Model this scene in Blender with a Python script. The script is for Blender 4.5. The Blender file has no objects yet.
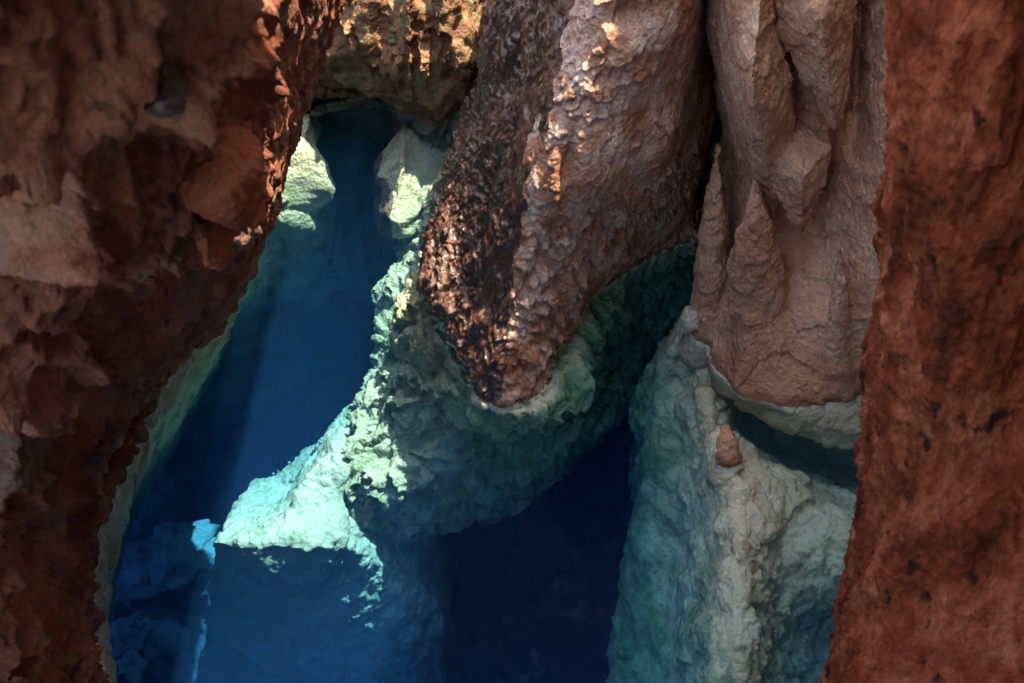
import bpy, math, random
import numpy as np
R = math.radians
scene = bpy.context.scene
# ------------------------------------------------------------------ camera, world, sun, exposure
CAM_H = 5.0; PITCH = 45.0; FPX = 1098.0
cam_d = bpy.data.cameras.new('camera'); cam = bpy.data.objects.new('camera', cam_d)
scene.collection.objects.link(cam)
cam.location = (0, 0, CAM_H); cam.rotation_euler = (R(90-PITCH), 0, 0)
cam_d.sensor_width = 36.0; cam_d.lens = 36.0*FPX/1024.0
cam_d.clip_start = 0.05; cam_d.clip_end = 500
cam_d.dof.use_dof = True; cam_d.dof.focus_distance = 6.6; cam_d.dof.aperture_fstop = 4.5
scene.camera = cam
SUN_EL, SUN_AZ = 70.0, 60.0      # azimuth from +Y (away from the camera), negative = to the left
w = bpy.data.worlds.new('World'); scene.world = w; w.use_nodes = True
nt = w.node_tree; nt.nodes.clear()
sky = nt.nodes.new('ShaderNodeTexSky'); sky.sky_type = 'NISHITA'; sky.sun_disc = False
sky.sun_elevation = R(SUN_EL); sky.sun_rotation = R(SUN_AZ)
bgn = nt.nodes.new('ShaderNodeBackground'); bgn.inputs['Strength'].default_value = 0.15
wo = nt.nodes.new('ShaderNodeOutputWorld')
nt.links.new(sky.outputs[0], bgn.inputs['Color']); nt.links.new(bgn.outputs[0], wo.inputs['Surface'])
sd = bpy.data.lights.new('sun', 'SUN'); sd.energy = 2.0; sd.angle = R(0.5); sd.color = (1, .98, .95)
sun = bpy.data.objects.new('sun', sd); scene.collection.objects.link(sun)
sun.rotation_euler = (R(90-SUN_EL), 0, R(180-SUN_AZ)); sun.location = (-4, 6, 14)
scene.view_settings.view_transform = 'Standard'; scene.view_settings.look = 'None'
scene.view_settings.exposure = 2.8; scene.view_settings.gamma = 1.0
scene.view_settings.use_curve_mapping = False
scene.view_settings.use_white_balance = True; scene.view_settings.white_balance_temperature = 9600; scene.view_settings.white_balance_tint = 8
cy = scene.cycles
cy.max_bounces = 7; cy.diffuse_bounces = 4; cy.glossy_bounces = 3; cy.volume_bounces = 1
cy.transparent_max_bounces = 12; cy.sample_clamp_indirect = 4
cy.use_denoising = True
try: cy.denoiser = 'OPENIMAGEDENOISE'
except Exception: pass
Q = 1.0        # global voxel scale

# ------------------------------------------------------------------ pixel helpers used to lay out control points
C45, S45 = math.cos(R(PITCH)), math.sin(R(PITCH))
def ray(px, py):
    u = (px-512)/FPX; v = (341.5-py)/FPX
    return np.array([u, C45 + v*S45, -S45 + v*C45])
def Y(px, py, y):
    r = ray(px, py); t = y/r[1]
    return np.array([0, 0, CAM_H]) + r*t
def W(px, py, z=0.0):
    r = ray(px, py); t = (z-CAM_H)/r[2]
    return np.array([0, 0, CAM_H]) + r*t

# ------------------------------------------------------------------ numpy noise
def _h(ix, iy, iz, s):
    n = (ix*73856093) ^ (iy*19349663) ^ (iz*83492791) ^ (s*2654435761 & 0x7fffffff)
    n = (n ^ (n >> 13)) * 1274126177 & 0x7fffffff
    n = (n ^ (n >> 15)) * 668265263 & 0x7fffffff
    n = n ^ (n >> 14)
    return (n & 0xffffff).astype(np.float64)/float(0xffffff)
def noise(P, f=1.0, s=0):
    p = P*f; i = np.floor(p).astype(np.int64); t = p-i; t = t*t*t*(t*(t*6-15)+10)
    out = 0
    for dx in (0, 1):
        wx = t[:, 0] if dx else 1-t[:, 0]
        for dy in (0, 1):
            wy = t[:, 1] if dy else 1-t[:, 1]
            for dz in (0, 1):
                wz = t[:, 2] if dz else 1-t[:, 2]
                out = out + wx*wy*wz*_h(i[:, 0]+dx, i[:, 1]+dy, i[:, 2]+dz, s)
    return out*2-1
def fbm(P, f=1.0, o=4, s=0, g=.5):
    a, v = 1.0, 0
    for k in range(o):
        v = v + a*noise(P+k*3.17, f, s+k*7); f *= 2.03; a *= g
    return v
def ridged(P, f=1.0, o=4, s=0, g=.5):
    a, v = 1.0, 0
    for k in range(o):
        v = v + a*(1-np.abs(noise(P+k*5.3, f, s+k*11))*2); f *= 2.07; a *= g
    return v
def worley(P, f=1.0, s=0, shingle=None):
    """F1, F2, id, and the offset from the nearest cell point"""
    p = P*f; i = np.floor(p).astype(np.int64); n = len(p)
    f1 = np.full(n, 9.0); f2 = np.full(n, 9.0); cid = np.zeros(n); off = np.zeros((n, 3))
    for dx in (-1, 0, 1):
        for dy in (-1, 0, 1):
            for dz in (-1, 0, 1):
                a, b, c = i[:, 0]+dx, i[:, 1]+dy, i[:, 2]+dz
                q = np.stack([a+_h(a, b, c, s+1), b+_h(a, b, c, s+2), c+_h(a, b, c, s+3)], 1)
                d = p-q; r = np.sqrt((d*d).sum(1))
                m = r < f1
                f2 = np.where(m, f1, np.minimum(f2, r)); f1 = np.where(m, r, f1)
                cid = np.where(m, _h(a, b, c, s+9), cid); off[m] = d[m]
    return f1, f2, cid, off
def warp(P, f, a, s=50):
    return P + a*np.stack([noise(P, f, s), noise(P, f, s+1), noise(P, f, s+2)], 1)

# ------------------------------------------------------------------ mesh building
def catmull(A, n, axis):
    A = np.moveaxis(A, axis, 0); m = len(A); out = []
    for k in range(m-1):
        p0 = A[max(k-1, 0)]; p1 = A[k]; p2 = A[k+1]; p3 = A[min(k+2, m-1)]
        for j in range(n):
            t = j/n
            out.append(.5*((2*p1)+(-p0+p2)*t+(2*p0-5*p1+4*p2-p3)*t*t+(-p0+3*p1-3*p2+p3)*t**3))
    out.append(A[-1])
    return np.moveaxis(np.array(out), 0, axis)
def linear(A, n, axis):
    A = np.moveaxis(A, axis, 0); out = []
    for k in range(len(A)-1):
        for j in range(n): out.append(A[k]+(A[k+1]-A[k])*j/n)
    out.append(A[-1]); return np.moveaxis(np.array(out), 0, axis)
def solid(rows, off, n=6, sharp=False):
    """a control grid -> smooth sheet -> thick closed solid (verts, faces); off may be a vector or a grid of vectors"""
    G = np.array(rows, dtype=float)
    up = linear if sharp else catmull
    F = up(up(G, n, 0), n, 1)
    B = F + np.array(off, dtype=float)
    h, v = F.shape[:2]
    V = np.concatenate([F.reshape(-1, 3), B.reshape(-1, 3)]); o = h*v; fs = []
    for i in range(h-1):
        for j in range(v-1):
            a, b, c, d = i*v+j, i*v+j+1, (i+1)*v+j+1, (i+1)*v+j
            fs.append((a, d, c, b)); fs.append((a+o, b+o, c+o, d+o))
    for j in range(v-1):
        fs.append((j, j+1, j+1+o, j+o)); a = (h-1)*v+j; fs.append((a, a+o, a+1+o, a+1))
    for i in range(h-1):
        a, b = i*v, (i+1)*v; fs.append((a, a+o, b+o, b)); a, b = a+v-1, b+v-1; fs.append((a, b, b+o, a+o))
    return V, fs
def blob(c, r, seed=0, amp=.25, f=1.6, n=24, rot=0):
    """an uneven ellipsoid stone"""
    V, fs = [], []
    for i in range(n+1):
        th = math.pi*i/n
        for j in range(2*n):
            ph = math.pi*j/n
            V.append((math.sin(th)*math.cos(ph), math.sin(th)*math.sin(ph), math.cos(th)))
    V = np.array(V); V = V*(1+amp*noise(V+seed*1.7, f, seed))[:, None]*np.array(r)
    cr, sr = math.cos(rot), math.sin(rot)
    V = np.stack([V[:, 0]*cr-V[:, 1]*sr, V[:, 0]*sr+V[:, 1]*cr, V[:, 2]], 1)+np.array(c)
    for i in range(n):
        for j in range(2*n):
            a, b = i*2*n+j, i*2*n+(j+1) % (2*n)
            fs.append((a, a+2*n, b+2*n, b))
    return V, fs
def spire(pts, radii, n=14, squash=1.0):
    """tapered tube along pts"""
    P = catmull(np.array(pts, float), 6, 0); Rr = catmull(np.array(radii, float)[:, None], 6, 0)[:, 0]
    V, fs = [], []
    for p, r in zip(P, Rr):
        for j in range(n):
            a = 2*math.pi*j/n; V.append((p[0]+max(r, .004)*math.cos(a), p[1]+max(r, .004)*squash*math.sin(a), p[2]))
    m = len(P)
    for i in range(m-1):
        for j in range(n):
            a, b = i*n+j, i*n+(j+1) % n; fs.append((a, b, b+n, a+n))
    fs.append(tuple(range(n))[::-1]); fs.append(tuple((m-1)*n+j for j in range(n)))
    return np.array(V), fs
def fuse(solids, voxel):
    V = []; F = []; o = 0
    for v, f in solids:
        V.append(v); F += [tuple(a+o for a in q) for q in f]; o += len(v)
    me = bpy.data.meshes.new('tmp'); me.from_pydata(np.concatenate(V).tolist(), [], F); me.update()
    ob = bpy.data.objects.new('tmp', me); scene.collection.objects.link(ob)
    m = ob.modifiers.new('r', 'REMESH'); m.mode = 'VOXEL'; m.voxel_size = voxel*Q; m.use_smooth_shade = True
    dg = bpy.context.evaluated_depsgraph_get(); dg.update()
    out = bpy.data.meshes.new_from_object(ob.evaluated_get(dg))
    bpy.data.objects.remove(ob); bpy.data.meshes.remove(me)
    return out
def getco(me):
    a = np.empty(len(me.vertices)*3); me.vertices.foreach_get('co', a); return a.reshape(-1, 3)
def getno(me):
    a = np.empty(len(me.vertices)*3, dtype=np.float32); me.vertex_normals.foreach_get('vector', a); return a.reshape(-1, 3).astype(float)
def setco(me, P):
    me.vertices.foreach_set('co', P.reshape(-1)); me.update()
def displace(me, fn, passes=1):
    for k in range(passes):
        P, N = getco(me), getno(me)
        C = np.array([0, 0, CAM_H])-P; C /= np.linalg.norm(C, axis=1)[:, None]
        m = ((N*C).sum(1) > -.45) if len(P) > 20000 else np.ones(len(P), bool)   # the far backs stay plain
        d = fn(P[m], N[m]); P[m] += N[m]*d[:, None] if d.ndim == 1 else d
        setco(me, P)
def smooth(me, it=3, k=.5):
    P = getco(me); e = np.empty(len(me.edges)*2, dtype=np.int32); me.edges.foreach_get('vertices', e); e = e.reshape(-1, 2)
    cnt = np.bincount(e.reshape(-1), minlength=len(P))[:, None]
    for _ in range(it):
        S = np.zeros_like(P)
        for ax in range(3):
            S[:, ax] = np.bincount(e[:, 0], P[e[:, 1], ax], len(P))+np.bincount(e[:, 1], P[e[:, 0], ax], len(P))
        P = P+(S/np.maximum(cnt, 1)-P)*k
    setco(me, P)
def mesh_from(P, polys, name):
    """polys (n,4) or (n,3) array"""
    used, inv = np.unique(polys, return_inverse=True); inv = inv.reshape(polys.shape)
    me = bpy.data.meshes.new(name); k = polys.shape[1]
    me.vertices.add(len(used)); me.vertices.foreach_set('co', P[used].reshape(-1).astype(np.float32))
    me.loops.add(inv.size); me.loops.foreach_set('vertex_index', inv.reshape(-1).astype(np.int32))
    me.polygons.add(len(polys)); me.polygons.foreach_set('loop_start', (np.arange(len(polys))*k).astype(np.int32))
    me.polygons.foreach_set('use_smooth', np.ones(len(polys), dtype=bool))
    me.update(calc_edges=True)
    return me
def link(name, me, mat, parent=None):
    o = bpy.data.objects.new(name, me); scene.collection.objects.link(o)
    me.name = name
    if mat: me.materials.clear(); me.materials.append(mat)
    if len(me.polygons): me.polygons.foreach_set('use_smooth', [True]*len(me.polygons))
    if parent is not None:
        o.parent = parent; o.matrix_parent_inverse.identity(); o.location = (-parent.location[0], -parent.location[1], -parent.location[2])
    return o
def thing(name, label, cat, loc, group=None):
    o = bpy.data.objects.new(name, None); scene.collection.objects.link(o); o.empty_display_size = .1
    o.location = loc; o['label'] = label; o['category'] = cat
    if group: o['group'] = group
    return o
def split_parts(me, root, parts):
    """parts: list of (name, material, fn(centres)->bool mask); every face goes to the first that takes it"""
    P = getco(me); n = len(me.polygons); L = np.empty(len(me.loops), dtype=np.int32); me.loops.foreach_get('vertex_index', L)
    Q4 = L.reshape(n, 4); N = getno(me)
    cen = P[Q4].mean(1); nor = N[Q4].mean(1); left = np.ones(n, bool)
    res = {}
    for name, mat, fn in parts:
        m = left & (fn(cen, nor) if fn else True)
        left &= ~m
        if m.any(): res[name] = link(name, mesh_from(P, Q4[m], name), mat, root)
    bpy.data.meshes.remove(me)
    return res
def under(c, n): return c[:, 2] < .012*noise(c, 9, 5)

# ------------------------------------------------------------------ materials
def newmat(name):
    m = bpy.data.materials.new(name); m.use_nodes = True; t = m.node_tree; t.nodes.clear()
    return m, t, t.nodes.new, t.links.new
def ramp(new, stops):
    r = new('ShaderNodeValToRGB'); e = r.color_ramp.elements
    while len(e) > 1: e.remove(e[-1])
    e[0].position = stops[0][0]; e[0].color = (*stops[0][1], 1)
    for p, c in stops[1:]:
        k = e.new(p); k.color = (*c, 1)
    return r
def rock_mat(name, stops, cscale=2.2, rough=.85, bump=.5, bscale=30, fine=110, bdist=.02, patch=None, stretch=(1, 1, 1), pits=.0, veins=None, zpatch=None, spec=.3, ring=None, grad=None):
    m, t, new, ln = newmat(name)
    tc = new('ShaderNodeTexCoord'); mp = new('ShaderNodeMapping'); mp.inputs['Scale'].default_value = stretch
    geo = new('ShaderNodeNewGeometry'); ln(geo.outputs['Position'], mp.inputs['Vector'])
    n1 = new('ShaderNodeTexNoise'); n1.inputs['Scale'].default_value = cscale; n1.inputs['Detail'].default_value = 9; n1.inputs['Roughness'].default_value = .62
    n1.inputs['Distortion'].default_value = .4
    ln(mp.outputs[0], n1.inputs['Vector'])
    r1 = ramp(new, stops); ln(n1.outputs['Fac'], r1.inputs['Fac']); col = r1.outputs['Color']
    # fine speckle
    n2 = new('ShaderNodeTexNoise'); n2.inputs['Scale'].default_value = fine; n2.inputs['Detail'].default_value = 4
    ln(mp.outputs[0], n2.inputs['Vector'])
    r2 = ramp(new, [(.3, (.72, .72, .72)), (.7, (1.2, 1.2, 1.2))]); ln(n2.outputs['Fac'], r2.inputs['Fac'])
    mx = new('ShaderNodeMix'); mx.data_type = 'RGBA'; mx.blend_type = 'MULTIPLY'; mx.inputs['Factor'].default_value = .8
    ln(col, mx.inputs['A']); ln(r2.outputs['Color'], mx.inputs['B']); col = mx.outputs['Result']
    for pt in ([patch] if patch and not isinstance(patch, list) else (patch or [])):
        sc, lo, hi, pc, seed = pt
        n3 = new('ShaderNodeTexNoise'); n3.inputs['Scale'].default_value = sc; n3.inputs['Detail'].default_value = 8; n3.inputs['Roughness'].default_value = .6
        ad = new('ShaderNodeVectorMath'); ad.operation = 'ADD'; ad.inputs[1].default_value = (seed, seed*.7, seed*1.3)
        ln(geo.outputs['Position'], ad.inputs[0]); ln(ad.outputs[0], n3.inputs['Vector'])
        r3 = ramp(new, [(lo, (0, 0, 0)), (hi, (1, 1, 1))]); ln(n3.outputs['Fac'], r3.inputs['Fac'])
        m3 = new('ShaderNodeMix'); m3.data_type = 'RGBA'; ln(r3.outputs['Color'], m3.inputs['Factor']); ln(col, m3.inputs['A']); m3.inputs['B'].default_value = (*pc, 1)
        col = m3.outputs['Result']
    if grad:                                   # green across the rock: algae on the ridge, painted shade on the spur foot
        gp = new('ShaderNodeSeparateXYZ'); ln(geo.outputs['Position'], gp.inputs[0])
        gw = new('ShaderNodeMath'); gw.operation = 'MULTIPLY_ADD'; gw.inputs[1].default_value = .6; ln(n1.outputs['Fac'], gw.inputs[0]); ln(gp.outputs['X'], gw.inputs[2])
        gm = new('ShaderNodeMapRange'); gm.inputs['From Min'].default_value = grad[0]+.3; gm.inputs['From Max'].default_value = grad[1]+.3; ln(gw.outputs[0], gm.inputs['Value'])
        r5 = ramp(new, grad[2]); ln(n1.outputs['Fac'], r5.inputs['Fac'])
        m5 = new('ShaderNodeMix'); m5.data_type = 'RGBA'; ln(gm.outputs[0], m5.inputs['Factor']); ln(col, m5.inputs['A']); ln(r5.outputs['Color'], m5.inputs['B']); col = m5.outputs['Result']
    if ring is not None:                       # mineral ring just under the waterline, damp band just over it
        sp = new('ShaderNodeSeparateXYZ'); ln(geo.outputs['Position'], sp.inputs[0])
        wb = new('ShaderNodeMath'); wb.operation = 'MULTIPLY_ADD'; wb.inputs[1].default_value = .07; ln(n1.outputs['Fac'], wb.inputs[0]); ln(sp.outputs['Z'], wb.inputs[2])
        mr = new('ShaderNodeMapRange')
        if ring == 1:
            mr.inputs['From Min'].default_value = -.03; mr.inputs['From Max'].default_value = .02; tgt = (.80, .79, .68)
        else:
            mr.inputs['From Min'].default_value = .10; mr.inputs['From Max'].default_value = .05; tgt = (.17, .07, .045)
        ln(wb.outputs[0], mr.inputs['Value'])
        m4 = new('ShaderNodeMix'); m4.data_type = 'RGBA'; k4 = new('ShaderNodeMath'); k4.operation = 'MULTIPLY'; k4.inputs[1].default_value = .6 if ring == 1 else .7
        ln(mr.outputs[0], k4.inputs[0]); ln(k4.outputs[0], m4.inputs['Factor']); ln(col, m4.inputs['A']); m4.inputs['B'].default_value = (*tgt, 1); col = m4.outputs['Result']
    # bump: grain + cracks
    nb = new('ShaderNodeTexNoise'); nb.inputs['Scale'].default_value = bscale; nb.inputs['Detail'].default_value = 10; nb.inputs['Roughness'].default_value = .65
    ln(mp.outputs[0], nb.inputs['Vector'])
    vb = new('ShaderNodeTexVoronoi'); vb.inputs['Scale'].default_value = bscale*1.3; vb.inputs['Randomness'].default_value = 1
    dn = new('ShaderNodeVectorMath'); dn.operation = 'MULTIPLY_ADD'; dn.inputs[1].default_value = (.03, .03, .03)
    ln(nb.outputs['Color'], dn.inputs[0]); ln(mp.outputs[0], dn.inputs[2]); ln(dn.outputs[0], vb.inputs['Vector'])
    ma = new('ShaderNodeMath'); ma.operation = 'MULTIPLY_ADD'; ma.inputs[1].default_value = .35
    ln(vb.outputs['Distance'], ma.inputs[0]); ln(nb.outputs['Fac'], ma.inputs[2])
    bp = new('ShaderNodeBump'); bp.inputs['Strength'].default_value = min(1, bump*1.6); bp.inputs['Distance'].default_value = bdist*1.6
    ln(ma.outputs[0], bp.inputs['Height'])
    bs = new('ShaderNodeBsdfPrincipled'); ln(col, bs.inputs['Base Color']); ln(bp.outputs[0], bs.inputs['Normal'])
    bs.inputs['Roughness'].default_value = rough; bs.inputs['Specular IOR Level'].default_value = spec
    o = new('ShaderNodeOutputMaterial'); ln(bs.outputs[0], o.inputs['Surface'])
    return m, bs, t
M_spur = rock_mat('pink_brown_rock', [(.30, (.36, .14, .08)), (.5, (.64, .32, .22)), (.68, (.78, .50, .40))], 3.0, patch=(5, .46, .60, (.78, .58, .50), 3), bump=.8, ring=0, spec=.12, rough=.95)[0]
M_left = rock_mat('dark_red_rock', [(.3, (.14, .042, .030)), (.5, (.32, .105, .070)), (.7, (.46, .23, .16))], 2.6, patch=[(2.2, .54, .62, (.27, .17, .14), 8), (3, .67, .70, (.10, .11, .16), 15), (8, .62, .66, (.13, .06, .045), 22)], bump=.8, ring=0)[0]
M_pillar = rock_mat('rust_red_rock', [(.34, (.08, .018, .010)), (.5, (.29, .056, .026)), (.66, (.48, .13, .065))], 5.0, bump=1, bscale=34, stretch=(1, 1, .5), fine=80, spec=.12, rough=.95, patch=[(9, .60, .66, (.055, .018, .012), 41), (5, .60, .72, (.58, .20, .12), 17)])[0]
M_right = rock_mat('dusty_rose_rock', [(.3, (.46, .19, .115)), (.5, (.70, .355, .235)), (.7, (.82, .51, .37))], 2.5, fine=120, bump=.7, ring=0)[0]
M_back = rock_mat('olive_brown_rock', [(.3, (.15, .06, .035)), (.5, (.30, .155, .09)), (.7, (.42, .28, .18))], 3.0, patch=(4, .55, .65, (.30, .28, .16), 4), ring=0)[0]
M_calc = rock_mat('pale_calcite_crust', [(.3, (.30, .29, .18)), (.5, (.48, .46, .33)), (.7, (.64, .61, .47))], 3.5, patch=(3, .58, .7, (.30, .34, .18), 2), bump=.7, bscale=26, ring=1)[0]
M_calc2 = rock_mat('green_calcite_crust', [(.3, (.10, .22, .15)), (.5, (.21, .36, .26)), (.7, (.42, .52, .40))], 3.5, bump=.7, bscale=26, ring=1)[0]
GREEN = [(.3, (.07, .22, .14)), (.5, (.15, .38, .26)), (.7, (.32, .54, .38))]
M_foot = rock_mat('calcite_to_shade_green_crust', [(.3, (.30, .29, .18)), (.5, (.48, .46, .33)), (.7, (.64, .61, .47))], 3.5, bump=.7, bscale=26, ring=1, grad=(-.55, -.15, GREEN))[0]  # right side painted darker green to stand for its shade
M_ridge = rock_mat('cream_to_algae_crust', [(.3, (.50, .42, .28)), (.5, (.74, .65, .47)), (.7, (.86, .80, .64))], 4, bump=.8, bscale=24, patch=(4, .6, .72, (.34, .26, .15), 2), ring=1, grad=(1.16, .90, GREEN))[0]
M_bed = rock_mat('lake_bed_silt', [(.3, (.08, .095, .08)), (.5, (.15, .17, .145)), (.7, (.26, .28, .24))], 1.2, bump=.5, bscale=8, patch=[(1.1, .48, .58, (.07, .09, .08), 31), (3.5, .58, .68, (.30, .31, .26), 12)])[0]
M_wall = rock_mat('pale_red_rock', [(.3, (.46, .32, .25)), (.5, (.62, .47, .39)), (.7, (.72, .58, .49))], 1.2)[0]  # for the added unseen chamber, kept pale to bounce light
M_cream = rock_mat('cream_calcite', [(.3, (.34, .27, .18)), (.5, (.50, .42, .30)), (.7, (.62, .55, .42))], 4, bump=.7, bscale=26, patch=(5, .6, .72, (.36, .30, .2), 2), ring=1)[0]
M_dark = rock_mat('hollow_shade_rock', [(.3, (.08, .05, .05)), (.6, (.2, .13, .12))], 3)[0]  # ledge hollow coloured dark in place of deep shade
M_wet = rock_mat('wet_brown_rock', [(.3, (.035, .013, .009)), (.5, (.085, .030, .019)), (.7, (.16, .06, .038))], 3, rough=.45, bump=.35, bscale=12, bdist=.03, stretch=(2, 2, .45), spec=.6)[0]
t = M_wet.node_tree; new, ln = t.nodes.new, t.links.new
bs = next(n for n in t.nodes if n.type == 'BSDF_PRINCIPLED')
geo = new('ShaderNodeNewGeometry'); mp = new('ShaderNodeMapping'); mp.inputs['Rotation'].default_value = (0, R(-14), 0); mp.inputs['Scale'].default_value = (1, 1, .12)
ln(geo.outputs['Position'], mp.inputs['Vector'])
n1 = new('ShaderNodeTexNoise'); n1.inputs['Scale'].default_value = 22; n1.inputs['Detail'].default_value = 5; n1.inputs['Distortion'].default_value = .8; ln(mp.outputs[0], n1.inputs['Vector'])
n2 = new('ShaderNodeTexNoise'); n2.inputs['Scale'].default_value = 14; n2.inputs['Detail'].default_value = 6; ln(geo.outputs['Position'], n2.inputs['Vector'])
ad = new('ShaderNodeMath'); ad.operation = 'MULTIPLY_ADD'; ad.inputs[1].default_value = .12; ln(n2.outputs['Fac'], ad.inputs[0]); ln(n1.outputs['Fac'], ad.inputs[2])
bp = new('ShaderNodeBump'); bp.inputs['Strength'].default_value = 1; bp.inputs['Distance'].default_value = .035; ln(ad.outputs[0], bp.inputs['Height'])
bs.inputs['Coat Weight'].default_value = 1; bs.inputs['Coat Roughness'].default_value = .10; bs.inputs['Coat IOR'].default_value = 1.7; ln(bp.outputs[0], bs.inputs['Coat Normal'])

m, t, new, ln = newmat('clear_blue_water'); M_water = m
fr = new('ShaderNodeFresnel'); fr.inputs['IOR'].default_value = 1.33
tn = new('ShaderNodeTexNoise'); tn.inputs['Scale'].default_value = 3; tn.inputs['Detail'].default_value = 3
geo = new('ShaderNodeNewGeometry'); ln(geo.outputs['Position'], tn.inputs['Vector'])
bp = new('ShaderNodeBump'); bp.inputs['Strength'].default_value = .15; bp.inputs['Distance'].default_value = .01; ln(tn.outputs['Fac'], bp.inputs['Height'])
tr = new('ShaderNodeBsdfTransparent'); gl = new('ShaderNodeBsdfGlossy'); gl.inputs['Roughness'].default_value = .02
ln(bp.outputs[0], gl.inputs['Normal']); ln(bp.outputs[0], fr.inputs['Normal'])
pol = new('ShaderNodeMath'); pol.operation = 'MULTIPLY'; pol.inputs[1].default_value = .03; ln(fr.outputs[0], pol.inputs[0])   # seen through a polarised surface
mi = new('ShaderNodeMixShader'); ln(pol.outputs[0], mi.inputs[0]); ln(tr.outputs[0], mi.inputs[1]); ln(gl.outputs[0], mi.inputs[2])
va = new('ShaderNodeVolumeAbsorption'); va.inputs['Color'].default_value = (0, .735, .975, 1); va.inputs['Density'].default_value = .54
vs = new('ShaderNodeVolumeScatter'); vs.inputs['Color'].default_value = (.02, .36, 1, 1); vs.inputs['Density'].default_value = .048; vs.inputs['Anisotropy'].default_value = .2
av = new('ShaderNodeAddShader'); ln(va.outputs[0], av.inputs[0]); ln(vs.outputs[0], av.inputs[1])
o = new('ShaderNodeOutputMaterial'); ln(mi.outputs[0], o.inputs['Surface']); ln(av.outputs[0], o.inputs['Volume'])

# ------------------------------------------------------------------ displacement recipes
DOWN = np.array([0, 0, -1.0])
def shingle(P, N, f, amp, s, dirv=(0, 0, -1), wf=3, wa=.06):
    """overlapping plates: each cell swells towards its lower edge and ends in a step"""
    p = warp(P, wf, wa, s+40); f1, f2, cid, off = worley(p, f, s)
    d = np.array(dirv, float); d /= np.linalg.norm(d)
    t = off@d                                   # -.7 .. .7 along the down direction
    return amp*(np.clip(t, -.6, .6)*1.1+(cid-.5)*.9+np.clip((f2-f1)*2.5, 0, .5)*.5)
def hang(N, d, k=.7):
    v = N*.85+DOWN*k; return v*d[:, None]
def dent(P, c, r, amp):
    q = (P-np.array(c))/np.array(r); return -amp*np.exp(-(q*q).sum(1))
def terrace(P, f, amp, s, wf=2.5, wa=.9, tilt=(0, 0, 1), cell=.5):
    """undercut plates: each swells downwards and stops at a ragged lower edge"""
    t = P@np.array(tilt, float)*f+wa*fbm(P, wf, 4, s)+cell*worley(warp(P, wf, .1, s), wf*1.4, s+3)[0]
    k = np.floor(t); fr_ = t-k
    return amp*((1-fr_)**1.3*(.6+.8*_h(k.astype(np.int64), k.astype(np.int64)*0, k.astype(np.int64)*0, s)))
def scoop(P, f, amp, s):
    """hollows with raised, sharp rims; stronger in some areas than in others"""
    f1, f2, cid, off = worley(warp(P, f*.8, .35/f, s+60), f, s)
    return amp*np.clip(f1, 0, .9)**2*(.5+cid)*np.clip(.8+1.2*noise(P, f*.3, s+9), .1, 1.6)
def lumps(P, f, amp, s):
    f1, f2, cid, off = worley(warp(P, f*.7, .3/f, s+60), f, s)
    return amp*(np.sqrt(np.clip(1-f1*f1, 0, 1))*(.6+.8*cid)-.6)

# ------------------------------------------------------------------ water and lake bed
def box(name, x0, x1, y0, y1, z0, z1, mat):
    v = [(x, y, z) for x in (x0, x1) for y in (y0, y1) for z in (z0, z1)]
    f = [(0, 1, 3, 2), (4, 6, 7, 5), (0, 4, 5, 1), (2, 3, 7, 6), (0, 2, 6, 4), (1, 5, 7, 3)]
    me = bpy.data.meshes.new(name); me.from_pydata(v, [], f); me.update()
    o = bpy.data.objects.new(name, me); scene.collection.objects.link(o); me.materials.append(mat); return o
wt = box('water', -9, 9, -6, 16, -7.2, 0.0, M_water); wt['kind'] = 'structure'

def heightgrid(name, x0, x1, y0, y1, nx, ny, fn, mat):
    X, Yy = np.meshgrid(np.linspace(x0, x1, nx), np.linspace(y0, y1, ny)); P = np.stack([X.ravel(), Yy.ravel(), np.zeros(nx*ny)], 1)
    P[:, 2] = fn(P)
    i, j = np.meshgrid(np.arange(ny-1), np.arange(nx-1), indexing='ij'); a = (i*nx+j).ravel()
    q = np.stack([a, a+1, a+nx+1, a+nx], 1)
    return link(name, mesh_from(P, q, name), mat)
def bedf(P):
    return -4.6+.5*fbm(P, .6, 4, 3)+.10*fbm(P, 4, 4, 9)+lumps(P, 1.6, .45, 5)+lumps(P, 4, .14, 4)-1.0*np.exp(-((P[:, 0]+2.75)/.9)**2-((P[:, 1]-5.9)/1.3)**2)+.5*np.exp(-((P[:, 0]+3.4)/.8)**2-((P[:, 1]-4.6)/1.2)**2)
bed = heightgrid('lake_bed', -8.9, 8.9, -5.9, 15.9, 520, 600, bedf, M_bed); bed['kind'] = 'structure'

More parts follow.
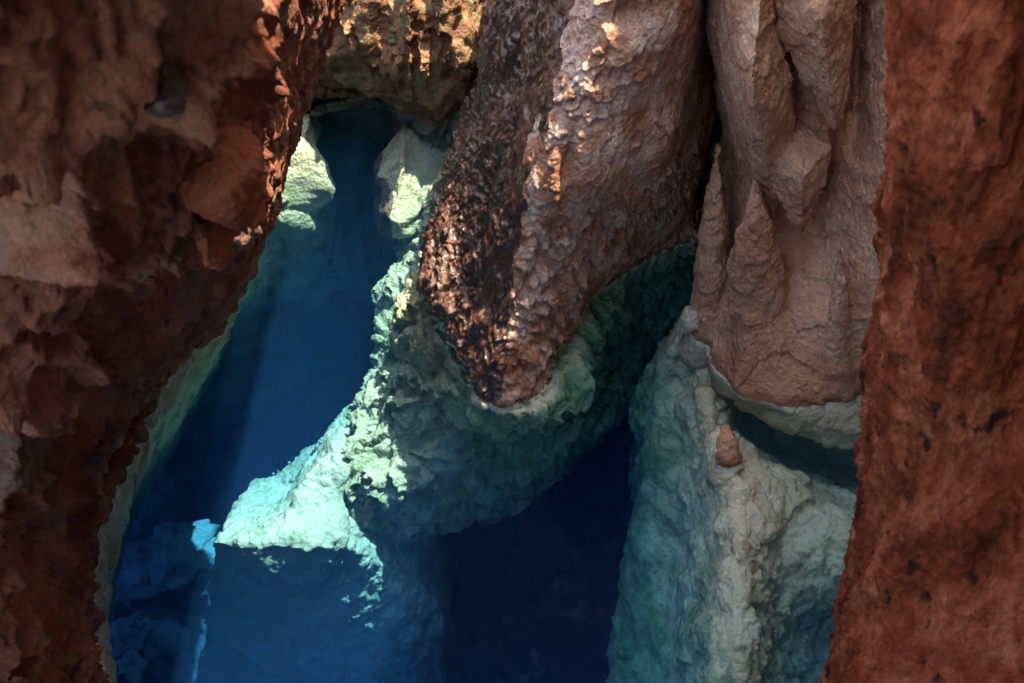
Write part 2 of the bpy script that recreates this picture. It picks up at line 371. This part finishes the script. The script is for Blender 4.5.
# ------------------------------------------------------------------ central spur
rows = [
 [Y(522,-90,7.4),Y(536,-90,6.5),Y(565,-90,5.9),Y(612,-90,5.3),Y(665,-90,5.3),Y(718,-90,5.7),Y(738,-90,7.0)],
 [Y(492,0,7.3),Y(504,0,6.5),Y(540,0,5.8),Y(588,0,5.2),Y(650,0,5.15),Y(706,0,5.6),Y(724,0,6.8)],
 [Y(480,100,7.2),Y(490,100,6.4),Y(515,100,5.7),Y(557,100,5.05),Y(630,100,5.0),Y(694,100,5.5),Y(716,100,6.8)],
 [Y(444,190,6.65),Y(451,190,6.2),Y(485,190,5.55),Y(530,190,4.9),Y(610,190,4.9),Y(688,180,5.5),Y(704,180,6.9)],
 [Y(432,245,5.9),Y(430,272,5.4),Y(468,290,5.05),Y(506,300,4.7),Y(585,260,4.95),Y(655,232,5.6),Y(706,225,6.15)],
 [W(438,262),W(428,300),W(456,366),W(492,403),W(540,382),W(600,290),W(704,240)],
 [W(430,268,-.2),W(408,312,-.25),W(440,372,-.25),W(494,414,-.12),W(556,402,-.10),W(612,300,-.2),W(706,245,-.3)],
 [W(420,290,-.8),W(378,372,-.7),W(405,430,-.7),W(478,455,-.7),W(560,440,-.7),W(625,350,-.8),W(712,255,-.8)],
 [W(400,330,-1.5),W(342,452,-1.05),W(360,506,-1.12),W(440,515,-1.35),W(525,495,-1.4),W(600,420,-1.3),W(704,290,-1.6)],
 [W(420,400,-3),W(364,524,-1.7),W(398,548,-1.75),W(462,520,-2.2),W(530,480,-2.4),W(590,420,-2.6),W(694,330,-3)],
]
me = fuse([solid(rows, (.12, 1.3, -.05), 6)], .0095)
WETL = None
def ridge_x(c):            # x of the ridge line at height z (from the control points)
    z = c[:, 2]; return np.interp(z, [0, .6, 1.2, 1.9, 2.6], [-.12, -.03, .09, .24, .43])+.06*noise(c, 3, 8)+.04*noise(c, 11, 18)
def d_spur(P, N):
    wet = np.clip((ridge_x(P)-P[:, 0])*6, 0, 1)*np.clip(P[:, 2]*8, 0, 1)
    u = np.clip(-P[:, 2]*6, 0, 1)
    d = .05*fbm(P, 1.3, 3, 1)
    lo = np.clip(1.5-P[:, 2]*.8, .35, 1)
    dry = lo*(terrace(P, 2.2, .05, 3, 3, 1.3, (-.5, .2, .8))-.03+shingle(P, N, 9, .026, 6, (.2, -.2, -1))+lumps(P, 13, .018, 7))+.010*fbm(P, 22, 3, 5)
    dry = dry+dent(P, Y(565,170,4.95), (.05,.4,.16), .16)+dent(P, Y(632,22,5.1), (.12,.4,.07), .12)+dent(P, Y(650,400,5), (.1,.3,.1), 0)
    Ps = P*np.array([1, 1, .22]); wt_ = .03*ridged(Ps, 6, 3, 9)-.03+.02*ridged((P+np.stack([.3*P[:, 2], 0*P[:, 2], 0*P[:, 2]], 1))*np.array([1,1,.18]), 22, 3, 2)
    sub = lumps(P, 3.0, .10, 11)+terrace(P, 2.5, .09, 14, 3, 1.1)-.05+lumps(P, 8, .05, 12)+lumps(P, 20, .02, 13)
    vary = np.clip(.95+1.2*noise(P, 1.5, 61)+.5*noise(P, 4, 62), .3, 1.7); dry = dry*vary-.040; sub = sub-.03
    return hang(N, dry*(1-wet)*(1-u), .5)+N*(d+wt_*wet*(1-u)+sub*u)[:, None]
displace(me, d_spur)
r = thing('rock_spur', 'pink brown rock spur with wet left flank, ending in a point in the pool centre', 'rock', W(495, 405))
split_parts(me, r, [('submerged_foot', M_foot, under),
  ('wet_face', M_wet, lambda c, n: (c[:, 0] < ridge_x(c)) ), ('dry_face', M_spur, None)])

# ------------------------------------------------------------------ left foreground outcrop
rows = [
 [Y(-170,-130,1.2),Y(0,-130,1.3),Y(120,-130,1.5),Y(250,-90,2.1),Y(300,-45,3.8),Y(340,-25,5.8),Y(338,-15,7)],
 [Y(-170,0,1.2),Y(0,0,1.35),Y(120,0,1.6),Y(245,0,2.1),Y(298,0,3.8),Y(334,0,5.8),Y(334,0,7)],
 [Y(-170,80,1.3),Y(0,80,1.45),Y(120,80,1.7),Y(225,80,2.2),Y(280,80,3.9),Y(306,80,5.6),Y(306,80,6.8)],
 [Y(-170,150,1.5),Y(0,150,1.6),Y(120,150,1.9),Y(240,150,2.4),Y(270,150,3.9),Y(283,150,5.4),Y(285,150,6.6)],
 [Y(-170,220,1.6),Y(0,220,1.7),Y(120,220,2.0),Y(246,220,2.6),Y(258,220,3.9),Y(264,220,5.2),Y(264,220,6.0)],
 [Y(-170,300,1.7),Y(0,300,1.8),Y(100,300,2.0),Y(185,300,2.7),Y(212,300,3.9),Y(228,300,5.0),W(228,300)],
 [Y(-170,360,1.7),Y(0,360,1.9),Y(88,360,2.1),Y(136,360,2.8),Y(157,360,3.6),Y(176,354,4.7),W(181,354)],
 [Y(-170,430,1.7),Y(0,430,1.9),Y(66,430,2.2),Y(100,430,2.8),Y(109,430,3.3),Y(116,425,4.0),W(120,425)],
 [Y(-170,520,1.6),Y(0,520,1.8),Y(52,520,2.1),Y(78,520,2.5),Y(84,520,2.9),Y(88,520,3.4),W(92,520)],
 [Y(-170,600,1.5),Y(0,600,1.7),Y(48,600,1.9),Y(76,600,2.2),Y(86,600,2.5),Y(90,600,2.95),W(92,600)],
 [Y(-170,720,1.2),Y(0,720,1.4),Y(60,720,1.6),Y(90,720,1.8),Y(98,720,2.0),Y(102,720,2.3),W(104,720)],
]
rim = [
 [W(238,285,.05),W(240,290,-.25),W(236,300,-1.0),W(232,330,-3)],
 [W(214,325,.05),W(222,334,-.22),W(214,350,-.9),W(210,380,-3)],
 [W(182,352,.05),W(198,368,-.24),W(188,392,-.9),W(180,430,-3)],
 [W(145,400,.05),W(164,412,-.24),W(158,432,-.8),W(160,470,-3)],
 [W(128,450,.05),W(140,466,-.26),W(128,480,-.8),W(130,520,-3)],
 [W(100,510,.05),W(117,530,-.26),W(108,545,-.8),W(110,590,-3)],
 [W(85,600,.05),W(100,605,-.12),W(98,640,-.9),W(100,680,-3)],
 [W(90,700,.05),W(112,710,-.12),W(110,730,-.9),W(110,760,-3)],
]
me = fuse([solid(rows, (-1.0, .5, -.2), 6), solid(rim, (-.9, .1, 0), 5)], .0105)
def d_left(P, N):
    u = np.clip(-P[:, 2]*6, 0, 1); near = np.clip((3.6-P[:, 1])/1.0, 0, 1)
    dry = near*(terrace(P, 1.7, .15, 21, 1.6, .9, (-.5, 0, .9), .6)+scoop(P, 4.2, .13, 22)+scoop(P, 10, .05, 28)+scoop(P, 24, .014, 20)+.05*fbm(P, 2, 3, 29)+terrace(P, 4.6, .018, 18, 5, 1.0, (-.4, 0, .9), .9)+scoop(P, 15, .035, 17)+.014*ridged(P, 16, 4, 30)+.008*fbm(P, 50, 3, 19)-.20)+(1-near)*(shingle(P, N, 5, .06, 25)+lumps(P, 12, .035, 26))
    dry = dry+.015*fbm(P, 14, 4, 23)
    sub = lumps(P, 5, .07, 24)+lumps(P, 14, .03, 27)
    return hang(N, dry*(1-u), .15)+N*(sub*u)[:, None]
displace(me, d_left)
smooth(me, 1, .4)
r = thing('rock_outcrop', 'dark red flaking rock outcrop filling the left side, nearest and out of focus', 'rock', W(104, 560))
split_parts(me, r, [('submerged_foot', M_calc, under), ('dry_face', M_left, None)])

def plate(name, pts, c, off, mat, vox, fn):
    m_ = fuse([slab_(pts, c, off)], vox); smooth(m_, 4); displace(m_, fn); return link(name, m_, mat, r)
def slab_(pts, c, off):
    O = [Y(*p) for p in pts]; n = len(O); c0 = Y(*c); V = O+[c0]+[p+np.array(off) for p in O]+[c0+np.array(off)]; f = []
    for j in range(n):
        k = (j+1) % n
        f += [(j, n, k), (n+1+j, n+1+k, 2*n+1), (j, k, n+1+k, n+1+j)]
    return np.array(V), f
M_plate = rock_mat('brick_red_rock', [(.3, (.20, .05, .03)), (.5, (.30, .08, .045)), (.7, (.38, .12, .07))], 4, bump=.4, bscale=40)[0]
M_node = rock_mat('blue_black_rock', [(.3, (.10, .08, .08)), (.7, (.22, .18, .18))], 6, bump=.8, spec=.1)[0]
fp = lambda P, N: .012*fbm(P, 9, 4, 77)+.004*ridged(P, 40, 3, 78)
plate('rock_plate', [(182,152,2.20),(222,146,2.18),(256,164,2.20),(263,196,2.24),(261,230,2.18),(240,234,2.08),(214,218,2.03),(190,206,2.03),(180,180,2.08)], (228,192,1.98), (-.1, .6, .05), M_plate, .007, fp)
plate('rock_plate', [(192,212,2.28),(214,216,2.26),(226,240,2.24),(222,272,2.18),(205,270,2.12),(194,245,2.14)], (208,245,2.06), (-.1, .6, .05), M_plate, .007, fp)
plate('dark_nodule', [(138,96,1.72),(160,84,1.72),(188,92,1.76),(184,112,1.70),(160,121,1.66),(140,112,1.66)], (164,104,1.56), (-.02, .25, .03), M_node, .006, lambda P, N: .010*fbm(P, 16, 4, 79))

# ------------------------------------------------------------------ right foreground pillar
rows = []
for py, e, y in ((-140,892,2.75),(0,884,2.7),(120,878,2.65),(250,876,2.6),(400,866,2.5),(480,862,2.4),(560,851,2.25),(640,832,2.1),(700,814,1.95),(820,780,1.7)):
    e += 11; rows.append([Y(e+4,py,y+.55),Y(e,py,y),Y(e+35,py,y-.28),Y(950,py,y-.42),Y(1030,py,y-.5),Y(1120,py,y-.45),Y(1220,py,y-.2)])
me = fuse([solid(rows, (.5, .7, -.1), 6)], .0065)
def d_pil(P, N):
    Ps = P*np.array([1, 1, .4])
    return .045*fbm(Ps, 2.2, 3, 31)+.03*ridged(Ps, 5, 3, 32)-.02+lumps(P, 16, .006, 33)+scoop(P, 9, .022, 38)+.012*fbm(P, 9, 4, 39)+.004*lumps(P, 45, 1, 37)-.09*np.clip(noise(Ps*np.array([1,1,.7]), 9, 35)-.25, 0, 1)+.008*fbm(P, 40, 2, 36)
displace(me, d_pil)
r = thing('rock_pillar', 'rust red rough rock pillar standing along the right edge, nearest on that side', 'rock', W(860, 700))
split_parts(me, r, [('submerged_foot', M_calc2, under), ('dry_face', M_pillar, None)])

# ------------------------------------------------------------------ right curtain with its spires
rows = [
 [Y(736,-100,6.5),Y(734,-100,5.6),Y(760,-100,5.15),Y(790,-100,5.5),Y(830,-100,5.2),Y(868,-100,6.0),Y(892,-100,5.4),Y(980,-100,5.2)],
 [Y(724,0,6.4),Y(728,0,5.5),Y(750,0,5.05),Y(786,0,5.45),Y(825,0,5.1),Y(860,0,5.9),Y(888,0,5.2),Y(980,0,5.0)],
 [Y(714,90,6.4),Y(717,90,5.4),Y(745,90,4.95),Y(800,100,5.25),Y(836,100,5.05),Y(856,90,5.5),Y(882,90,4.95),Y(980,90,4.8)],
 [Y(732,165,6.3),Y(736,165,5.35),Y(760,165,5.0),Y(792,165,5.1),Y(822,165,5.25),Y(850,165,5.05),Y(880,165,4.8),Y(980,165,4.6)],
 [Y(728,240,6.2),Y(732,240,5.4),Y(758,235,5.15),Y(790,230,5.15),Y(820,240,5.05),Y(850,240,4.85),Y(878,240,4.65),Y(980,240,4.5)],
 [Y(704,320,6),Y(712,315,5.1),Y(745,320,4.72),Y(790,320,4.75),Y(830,320,4.65),Y(850,320,4.6),Y(872,320,4.5),Y(980,320,4.4)],
 [W(702,330),W(708,368),W(735,395),W(780,407),W(820,406),W(850,400),W(872,392),W(980,385)],
 [W(704,340,-.2),W(712,378,-.1),W(745,402,-.08),W(790,418,-.1),W(825,426,-.12),W(850,430,-.15),W(875,430,-.15),W(980,425,-.2)],
 [W(704,350,-.6),W(715,390,-.25),W(765,418,-.2),W(800,436,-.25),W(830,446,-.3),W(860,450,-.3),W(880,450,-.3),W(980,445,-.4)],
]
def slab(pts, c, off=(0, .6, 0), sub=1):
    O = [Y(*p) for p in pts]; n = len(O); c0 = Y(*c); V = O+[c0]+[p+np.array(off) for p in O]+[c0+np.array(off)]; f = []
    for j in range(n):
        k = (j+1) % n
        f += [(j, n, k), (n+1+j, n+1+k, 2*n+1), (j, k, n+1+k, n+1+j)]
    return np.array(V), f
sol = [solid(rows, (.1, 1.2, 0), 6, True)]
sol.append(slab([(716,-60,5.5),(718,70,5.38),(734,160,5.28),(752,196,5.12),(776,222,5.05),(800,150,5.02),(790,70,5.05),(772,20,5.05),(768,-60,5.05)], (752,80,4.78)))
sol.append(slab([(774,-60,5.15),(778,30,5.1),(800,75,5.05),(836,134,4.95),(848,90,5.02),(857,20,5.2),(861,-60,5.3)], (822,20,4.85)))
sol.append(slab([(768,122,5.12),(800,128,5.05),(835,146,4.98),(826,192,4.95),(802,238,4.86),(780,208,4.95),(765,172,5.0)], (803,180,4.80)))
# spires: slim left one, broad central one, small right one
sol.append(spire([Y(718,140,5.35),Y(716,200,5.25),Y(712,260,5.2),Y(708,320,5.15),W(700,345,-.2)], [.004,.075,.11,.14,.16], 16, 1.3))
sol.append(spire([Y(755,176,4.98),Y(756,220,4.9),Y(758,280,4.90),Y(765,340,4.90),Y(768,372,4.92)], [.004,.10,.18,.24,.26], 16, .8))
sol.append(spire([Y(840,246,4.66),Y(840,290,4.62),Y(838,340,4.6),Y(836,395,4.58)], [.004,.06,.10,.14], 14, .9))
me = fuse(sol, .0095)
def d_right(P, N):
    u = np.clip(-P[:, 2]*6, 0, 1)
    dry = .02*fbm(P, 1.5, 3, 41)+shingle(P, N, 5, .012, 42)+lumps(P, 18, .007, 43)+.008*fbm(P, 24, 4, 44)-.01
    return dry*(1-u)+(lumps(P, 6, .04, 45)+lumps(P, 14, .02, 46))*u
displace(me, d_right)
r = thing('rock_curtain', 'dusty rose folded rock curtain with pointed spires beside the right pillar', 'rock', W(790, 405))
split_parts(me, r, [('submerged_lip', M_cream, under), ('dry_face', M_right, None)])

# ------------------------------------------------------------------ submerged ridge on the right with its dry tip
rows = [
 [W(690,330,-3),W(692,312,-.05),W(704,322,-.03),W(730,360,-.5),W(780,420,-1.3),W(850,430,-1.4),W(930,430,-1.4)],
 [W(662,380,-3),W(660,362,-.50),W(690,360,-.25),W(722,395,-.35),W(770,440,-1.25),W(840,450,-1.3),W(930,450,-1.3)],
 [W(655,420,-3),W(638,398,-.8),W(682,395,-.45),W(716,418,-.2),W(760,455,-.95),W(840,475,-1.1),W(930,480,-1.1)],
 [W(655,470,-3),W(645,450,-1.0),W(690,440,-.55),W(727,450,-.04),W(775,472,-.42),W(840,495,-.75),W(930,505,-.75)],
 [W(650,520,-3),W(643,505,-1.2),W(690,500,-.75),W(733,505,-.10),W(790,505,-.30),W(850,525,-.42),W(930,530,-.5)],
 [W(640,580,-3),W(630,560,-1.4),W(682,565,-1.0),W(735,570,-.16),W(780,575,-.45),W(850,575,-.55),W(930,580,-.6)],
 [W(630,660,-3),W(620,640,-1.7),W(672,640,-1.2),W(738,640,-.24),W(782,640,-.9),W(850,640,-1.2),W(930,650,-1.2)],
 [W(615,760,-3),W(600,740,-2.0),W(670,740,-1.4),W(740,740,-.35),W(785,740,-1.1),W(850,740,-1.5),W(930,740,-1.5)],
]
me = fuse([solid(rows, (.1, .4, -1.2), 6), spire([W(724,428,.14),W(727,446,.08),W(730,470,-.1),W(733,500,-.5)], [.02,.05,.09,.2], 14, 1)], .014)
def d_ridge(P, N):
    return lumps(P, 4, .07, 51)+lumps(P, 10, .035, 52)+lumps(P, 24, .014, 53)+.02*fbm(P, 9, 3, 54)
displace(me, d_ridge)
r = thing('submerged_ridge', 'pale green underwater ridge below the rose curtain whose small dry tip breaks the surface', 'rock', W(728, 450, -.05))
split_parts(me, r, [('submerged_body', M_ridge, lambda c, n: under(c, n) | (np.abs(c[:, 0]-W(728,450)[0]) > .16) | (np.abs(c[:, 1]-W(728,450)[1]) > .28)), ('dry_tip', M_right, None)])


# ------------------------------------------------------------------ submerged block
rows = [
 [W(282,500,-1.5),W(298,490,-1.08),W(320,458,-.92),W(345,455,-.92),W(362,485,-1.3),W(400,525,-1.9)],
 [W(238,536,-1.2),W(270,529,-1.08),W(306,508,-1.02),W(344,503,-1.08),W(362,528,-1.28),W(418,560,-2.0)],
 [W(212,542,-1.15),W(255,545,-1.08),W(310,545,-1.04),W(344,545,-1.16),W(364,549,-1.36),W(434,592,-2.2)],
 [W(211,556,-1.35),W(258,560,-1.25),W(312,560,-1.2),W(348,560,-1.38),W(378,572,-1.62),W(444,612,-2.4)],
 [W(202,625,-2.35),W(262,625,-2.15),W(315,625,-2.1),W(362,625,-2.15),W(412,632,-2.35),W(444,642,-2.8)],
 [W(186,740,-4.3),W(265,740,-4),W(318,740,-3.9),W(366,740,-4),W(412,740,-4),W(436,740,-4.2)],
]
me = fuse([solid(rows, (.0, 1.0, -.6), 6)], .015)
def d_blk(P, N):
    return lumps(P, 3.3, .05, 61)-.035+.035*fbm(P, 2.2, 3, 65)+lumps(P, 8, .035, 62)+.02*fbm(P, 7, 4, 63)+.008*fbm(P, 30, 2, 64)
displace(me, d_blk)
r = thing('submerged_boulder', 'big square underwater boulder with sunlit flat top in the blue water at bottom centre', 'boulder', W(300, 683, -3.9))
Mb = rock_mat('pale_grey_calcite', [(.3, (.30, .32, .27)), (.5, (.46, .47, .41)), (.7, (.62, .62, .54))], 3, bump=.9, bscale=18, patch=(2.5, .55, .7, (.22, .27, .20), 6))[0]
link('boulder_body', me, Mb, r)

# ------------------------------------------------------------------ back wall and submerged ledges
rows = []
for py, dy in ((-48,.55),(-24,.22),(0,.0),(60,-.05),(100,0.0)):
    rows.append([Y(p, py, y+dy+k) if py > -60 or p < 500 else Y(p, -240, y+dy) for p, y, k in ((120,7.9,0),(230,7.9,0),(290,7.85,0),(325,7.75,0),(372,7.65,0),(395,7.75,0),(408,7.35,.05),(424,7.75,0),(436,7.35,.1),(456,7.6,0),(480,7.8,.1),(540,8.2,0),(640,7.9,0),(740,7.2,0),(880,7.4,0),(1100,8.2,0))])
rows.append([W(p, q, z) for p, q, z in ((120,110,-.02),(230,108,-.02),(290,104,-.02),(318,95,-.02),(350,91,-.02),(380,96,-.02),(402,114,-.02),(416,117,-.02),(434,122,-.02),(456,116,-.02),(480,110,-.1),(540,80,-.5),(640,95,-.4),(740,140,-.3),(880,128,-.3),(1100,60,-.5))])
rows.append([p+np.array([0, .5, -2.5]) for p in rows[-1]])
rows.append([p+np.array([0, .5, -3]) for p in rows[-1]])
fins = [slab([(318,-14,7.9),(312,60,7.8),(306,100,7.8),(345,90,7.75),(374,94,7.75),(378,40,7.8),(365,-14,7.9)], (346,35,7.55)),
        slab([(384,-14,7.8),(374,60,7.75),(380,96,7.72),(402,116,7.7),(414,60,7.7),(408,-14,7.8)], (399,66,7.3)),
        slab([(418,-14,7.7),(411,50,7.7),(416,112,7.7),(432,122,7.7),(447,96,7.7),(437,20,7.7),(430,-14,7.7)], (425,74,7.2)),
        slab([(444,-14,7.8),(449,60,7.75),(438,120,7.72),(470,114,7.7),(486,60,7.8),(478,-14,7.8)], (456,66,7.35))]
me = fuse([solid(rows, (0, 1.2, 0), 5)]+fins, .016)
def d_back(P, N):
    Ps = P*np.array([1, 1, .5])
    return .05*ridged(Ps, 2.2, 3, 71)-.08+terrace(P, 2, .05, 72, 3, .8, (.5, 0, .8))+lumps(P, 12, .012, 73)+.010*ridged(P, 16, 3, 74)
displace(me, d_back)
r = thing('cave_wall', 'brown back wall of the cave with folded fins above the shallow bright ledge', 'cave wall', W(400, 110))
split_parts(me, r, [('submerged_foot', M_bed, under), ('dry_face', M_back, None)])

rows = [
 [W(180,150,-.3),W(240,125,-.10),W(290,108,-.08),W(318,103,-.08),W(334,100,-.05),W(352,97,-.04),W(372,100,-.05),W(388,110,-.08),W(410,124,-.10),W(440,122,-.12),W(475,112,-.12),W(510,112,-.2)],
 [W(180,180,-.5),W(240,160,-.25),W(290,130,-.14),W(322,120,-.16),W(336,112,-1.0),W(354,108,-1.2),W(370,112,-1.0),W(384,125,-.15),W(405,142,-.14),W(436,140,-.22),W(465,135,-.28),W(510,130,-.4)],
 [W(180,230,-1.0),W(240,200,-.6),W(285,165,-.30),W(318,160,-.36),W(334,165,-1.0),W(350,165,-1.25),W(364,165,-1.0),W(380,170,-.35),W(402,180,-.25),W(430,180,-.42),W(455,175,-.5),W(500,170,-.6)],
 [W(180,280,-1.4),W(235,250,-1.0),W(280,225,-.68),W(316,222,-.85),W(334,215,-1.4),W(352,215,-1.7),W(366,215,-1.4),W(380,222,-.75),W(404,232,-.55),W(430,228,-.6),W(455,220,-1.0),W(490,220,-1.4)],
 [W(180,340,-2.0),W(230,320,-1.75),W(270,300,-1.6),W(305,290,-1.8),W(332,275,-2.2),W(352,280,-2.5),W(370,270,-2.1),W(385,262,-1.4),W(402,262,-1.2),W(425,255,-1.4),W(445,260,-2.2),W(470,280,-3)],
 [W(180,420,-3.4),W(230,390,-3.1),W(270,370,-3.2),W(305,370,-3.8),W(330,360,-4.2),W(352,350,-4.4),W(370,340,-4.2),W(385,330,-3.8),W(402,320,-3.8),W(425,320,-4),W(445,330,-4),W(470,340,-4.2)],
]
me = fuse([solid(rows, (0, .8, -1.2), 6)], .018)
def d_ledge(P, N):
    k = np.clip(-P[:, 2]*2, .25, 1); d = k*(lumps(P, 2.4, .10, 81)+lumps(P, 7, .03, 82))+.025*fbm(P, 4, 4, 83)-.06
    L = np.stack([.16*noise(P, 1.9, 85)+.07*noise(P, 5, 86), .10*noise(P, 2, 87), 0*d], 1)
    Z = P+N*d[:, None]+L; Z[:, 2] = np.minimum(Z[:, 2], -.02-.02*(1+noise(P, 6, 88))); return Z-P
displace(me, d_ledge)
r = thing('submerged_ledge', 'shallow pale underwater ledge with a dark arched hollow at the foot of the back wall', 'ledge', W(350, 200, -2))
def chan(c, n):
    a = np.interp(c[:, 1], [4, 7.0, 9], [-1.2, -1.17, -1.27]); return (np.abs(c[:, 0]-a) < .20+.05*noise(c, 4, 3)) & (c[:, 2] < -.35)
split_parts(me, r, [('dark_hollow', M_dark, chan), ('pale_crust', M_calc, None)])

# spires on the back wall are part of it: see the fins; small stones next
M_stone = rock_mat('grey_green_stone', [(.3, (.34, .38, .32)), (.5, (.52, .55, .48)), (.7, (.7, .7, .62))], 5, bump=.5, bscale=20)[0]
def stone_mesh(c, r, seed, rot, n):
    V, F = blob((0, 0, 0), r, seed, .45, 1.9, n, rot)
    me = bpy.data.meshes.new('stone'); me.from_pydata(V.tolist(), [], F); me.update()
    P = getco(me)
    displace(me, lambda P, N: r[0]*(.25*fbm(P+seed, 2.2/r[0], 3, seed)+.12*ridged(P+seed, 4/r[0], 2, seed)))
    return me
rng = random.Random(5)
kinds = ['flat', 'round', 'angular', 'long']
k = 0
where = 'on the dark lake bed at lower left'
for j in range(60):
    if k >= 22: break
    px = rng.uniform(112, 188); py = rng.uniform(545, 682)
    z = -3.2
    for _ in range(6): z = float(bedf(np.array([W(px, py, z)]))[0])
    p = W(px, py, z); sz = rng.choice([.09, .11, .13, .17, .24])
    r3 = (sz*rng.uniform(.8, 1.5), sz*rng.uniform(.7, 1.1), sz*rng.uniform(.45, .8))
    me = stone_mesh(p, r3, 100+j, rng.uniform(0, 3), 14)
    o = link('submerged_stone', me, M_stone); o.location = (p[0], p[1], p[2]+r3[2]*.35)
    o['label'] = {.09: 'smallest', .11: 'small', .13: 'middling', .17: 'broad', .24: 'largest'}[sz]+' kind of grey green stone in the rubble on the lake bed at lower left'; o['category'] = 'stone'; o['group'] = 'rubble stones on the lake bed'
    k += 1
for (px, py, z, r3, rot, lab) in ((800, 612, -.95, (.17, .12, .10), .6, 'blue grey underwater rock wedged between the pale ridge and the right pillar'),
                                  (776, 655, -1.05, (.16, .15, .10), 1.9, 'lowest grey underwater rock at the foot of the pale ridge')):
    p = W(px, py, z); me = stone_mesh(p, r3, int(px), rot, 30); o = link('submerged_rock', me, M_stone); o.location = p
    o['label'] = lab; o['category'] = 'rock'

# ------------------------------------------------------------------ unseen chamber round the pool, added to block light; opening shaped for the sun
def chamber():
    nth, prof = 220, []
    cx, cyy = -.3, 4.4
    prof = [(3.3, 6.6, 6.9), (3.9, 7.0, 6.6), (6.3, 7.9, 6.2), (6.7, 8.4, 5.0), (7.0, 8.8, 3.0), (7.1, 9.1, 0.5), (7.2, 9.2, -3.0), (7.2, 9.2, -7.1)]
    A = catmull(np.array(prof), 12, 0); n = len(A); V = []
    th = np.linspace(0, 2*math.pi, nth, endpoint=False)
    OP = np.array([(2.1,5.2),(2.1,7.5),(2.0,9.6),(0,10.8),(-2.8,10.2),(-5,7.5),(-5.7,2),(-5.2,-2.6),(-2.0,-3.6),(-.5,-.8),(-.2,2.5),(.6,3.1),(2.0,4.2)])  # outline cut to let sun onto some rocks and shade others
    oa = np.arctan2(OP[:, 1]-cyy, OP[:, 0]-cx); orr = np.hypot(OP[:, 1]-cyy, OP[:, 0]-cx); q_ = np.argsort(oa)
    orad = np.interp(th, oa[q_], orr[q_], period=2*math.pi)
    for lay, th_off in ((0, 0.0), (1, .9)):
        for a in A:
            wgt = min(1, max(0, (6.2-a[2])/.0001)) if a[2] < 6.2 else (6.9-a[2])/.7
            if a[2] > 6.2:
                rr = 1/np.sqrt((np.cos(th)/6.0)**2+(np.sin(th)/7.6)**2); rad = orad*(1-wgt)+rr*wgt
                V.append(np.stack([cx+rad*np.cos(th), cyy+rad*np.sin(th), np.full(nth, a[2]+th_off)], 1)); continue
            V.append(np.stack([cx+(a[0]+th_off)*np.cos(th), cyy+(a[1]+(th_off if lay else 0))*np.sin(th), np.full(nth, a[2]+(th_off if lay else 0))], 1))
    V = np.concatenate(V); fs = []
    fw = np.maximum(np.clip((1.5-V[:, 1])/4.0, 0, 1)**1.3, .9*np.clip((-2.6-V[:, 0])/2.5, 0, 1)); V[:, 2] = np.where(V[:, 2] > 0, V[:, 2]*(1-.55*fw), V[:, 2])   # the wall is low behind the viewer
    amp = .35*fbm(V, .5, 4, 91)+.12*ridged(V, 1.4, 3, 92)
    d = V-np.array([cx, cyy, 0]); d[:, 2] *= .3; d /= np.linalg.norm(d, axis=1)[:, None]
    V = V+d*amp[:, None]
    for L in (0, 1):
        for i in range(n-1):
            for j in range(nth):
                a = L*n*nth+i*nth+j; b = L*n*nth+i*nth+(j+1) % nth
                fs.append((a, a+nth, b+nth, b) if L == 0 else (a, b, b+nth, a+nth))
    for i in (0, n-1):
        for j in range(nth):
            a = i*nth+j; b = i*nth+(j+1) % nth; o2 = n*nth
            fs.append((a, b, b+o2, a+o2) if i == 0 else (a, a+o2, b+o2, b))
    return V, np.array(fs)
V, F = chamber()
ch = link('added_light_chamber', mesh_from(V, F, 'added_light_chamber'), M_wall); ch['kind'] = 'structure'
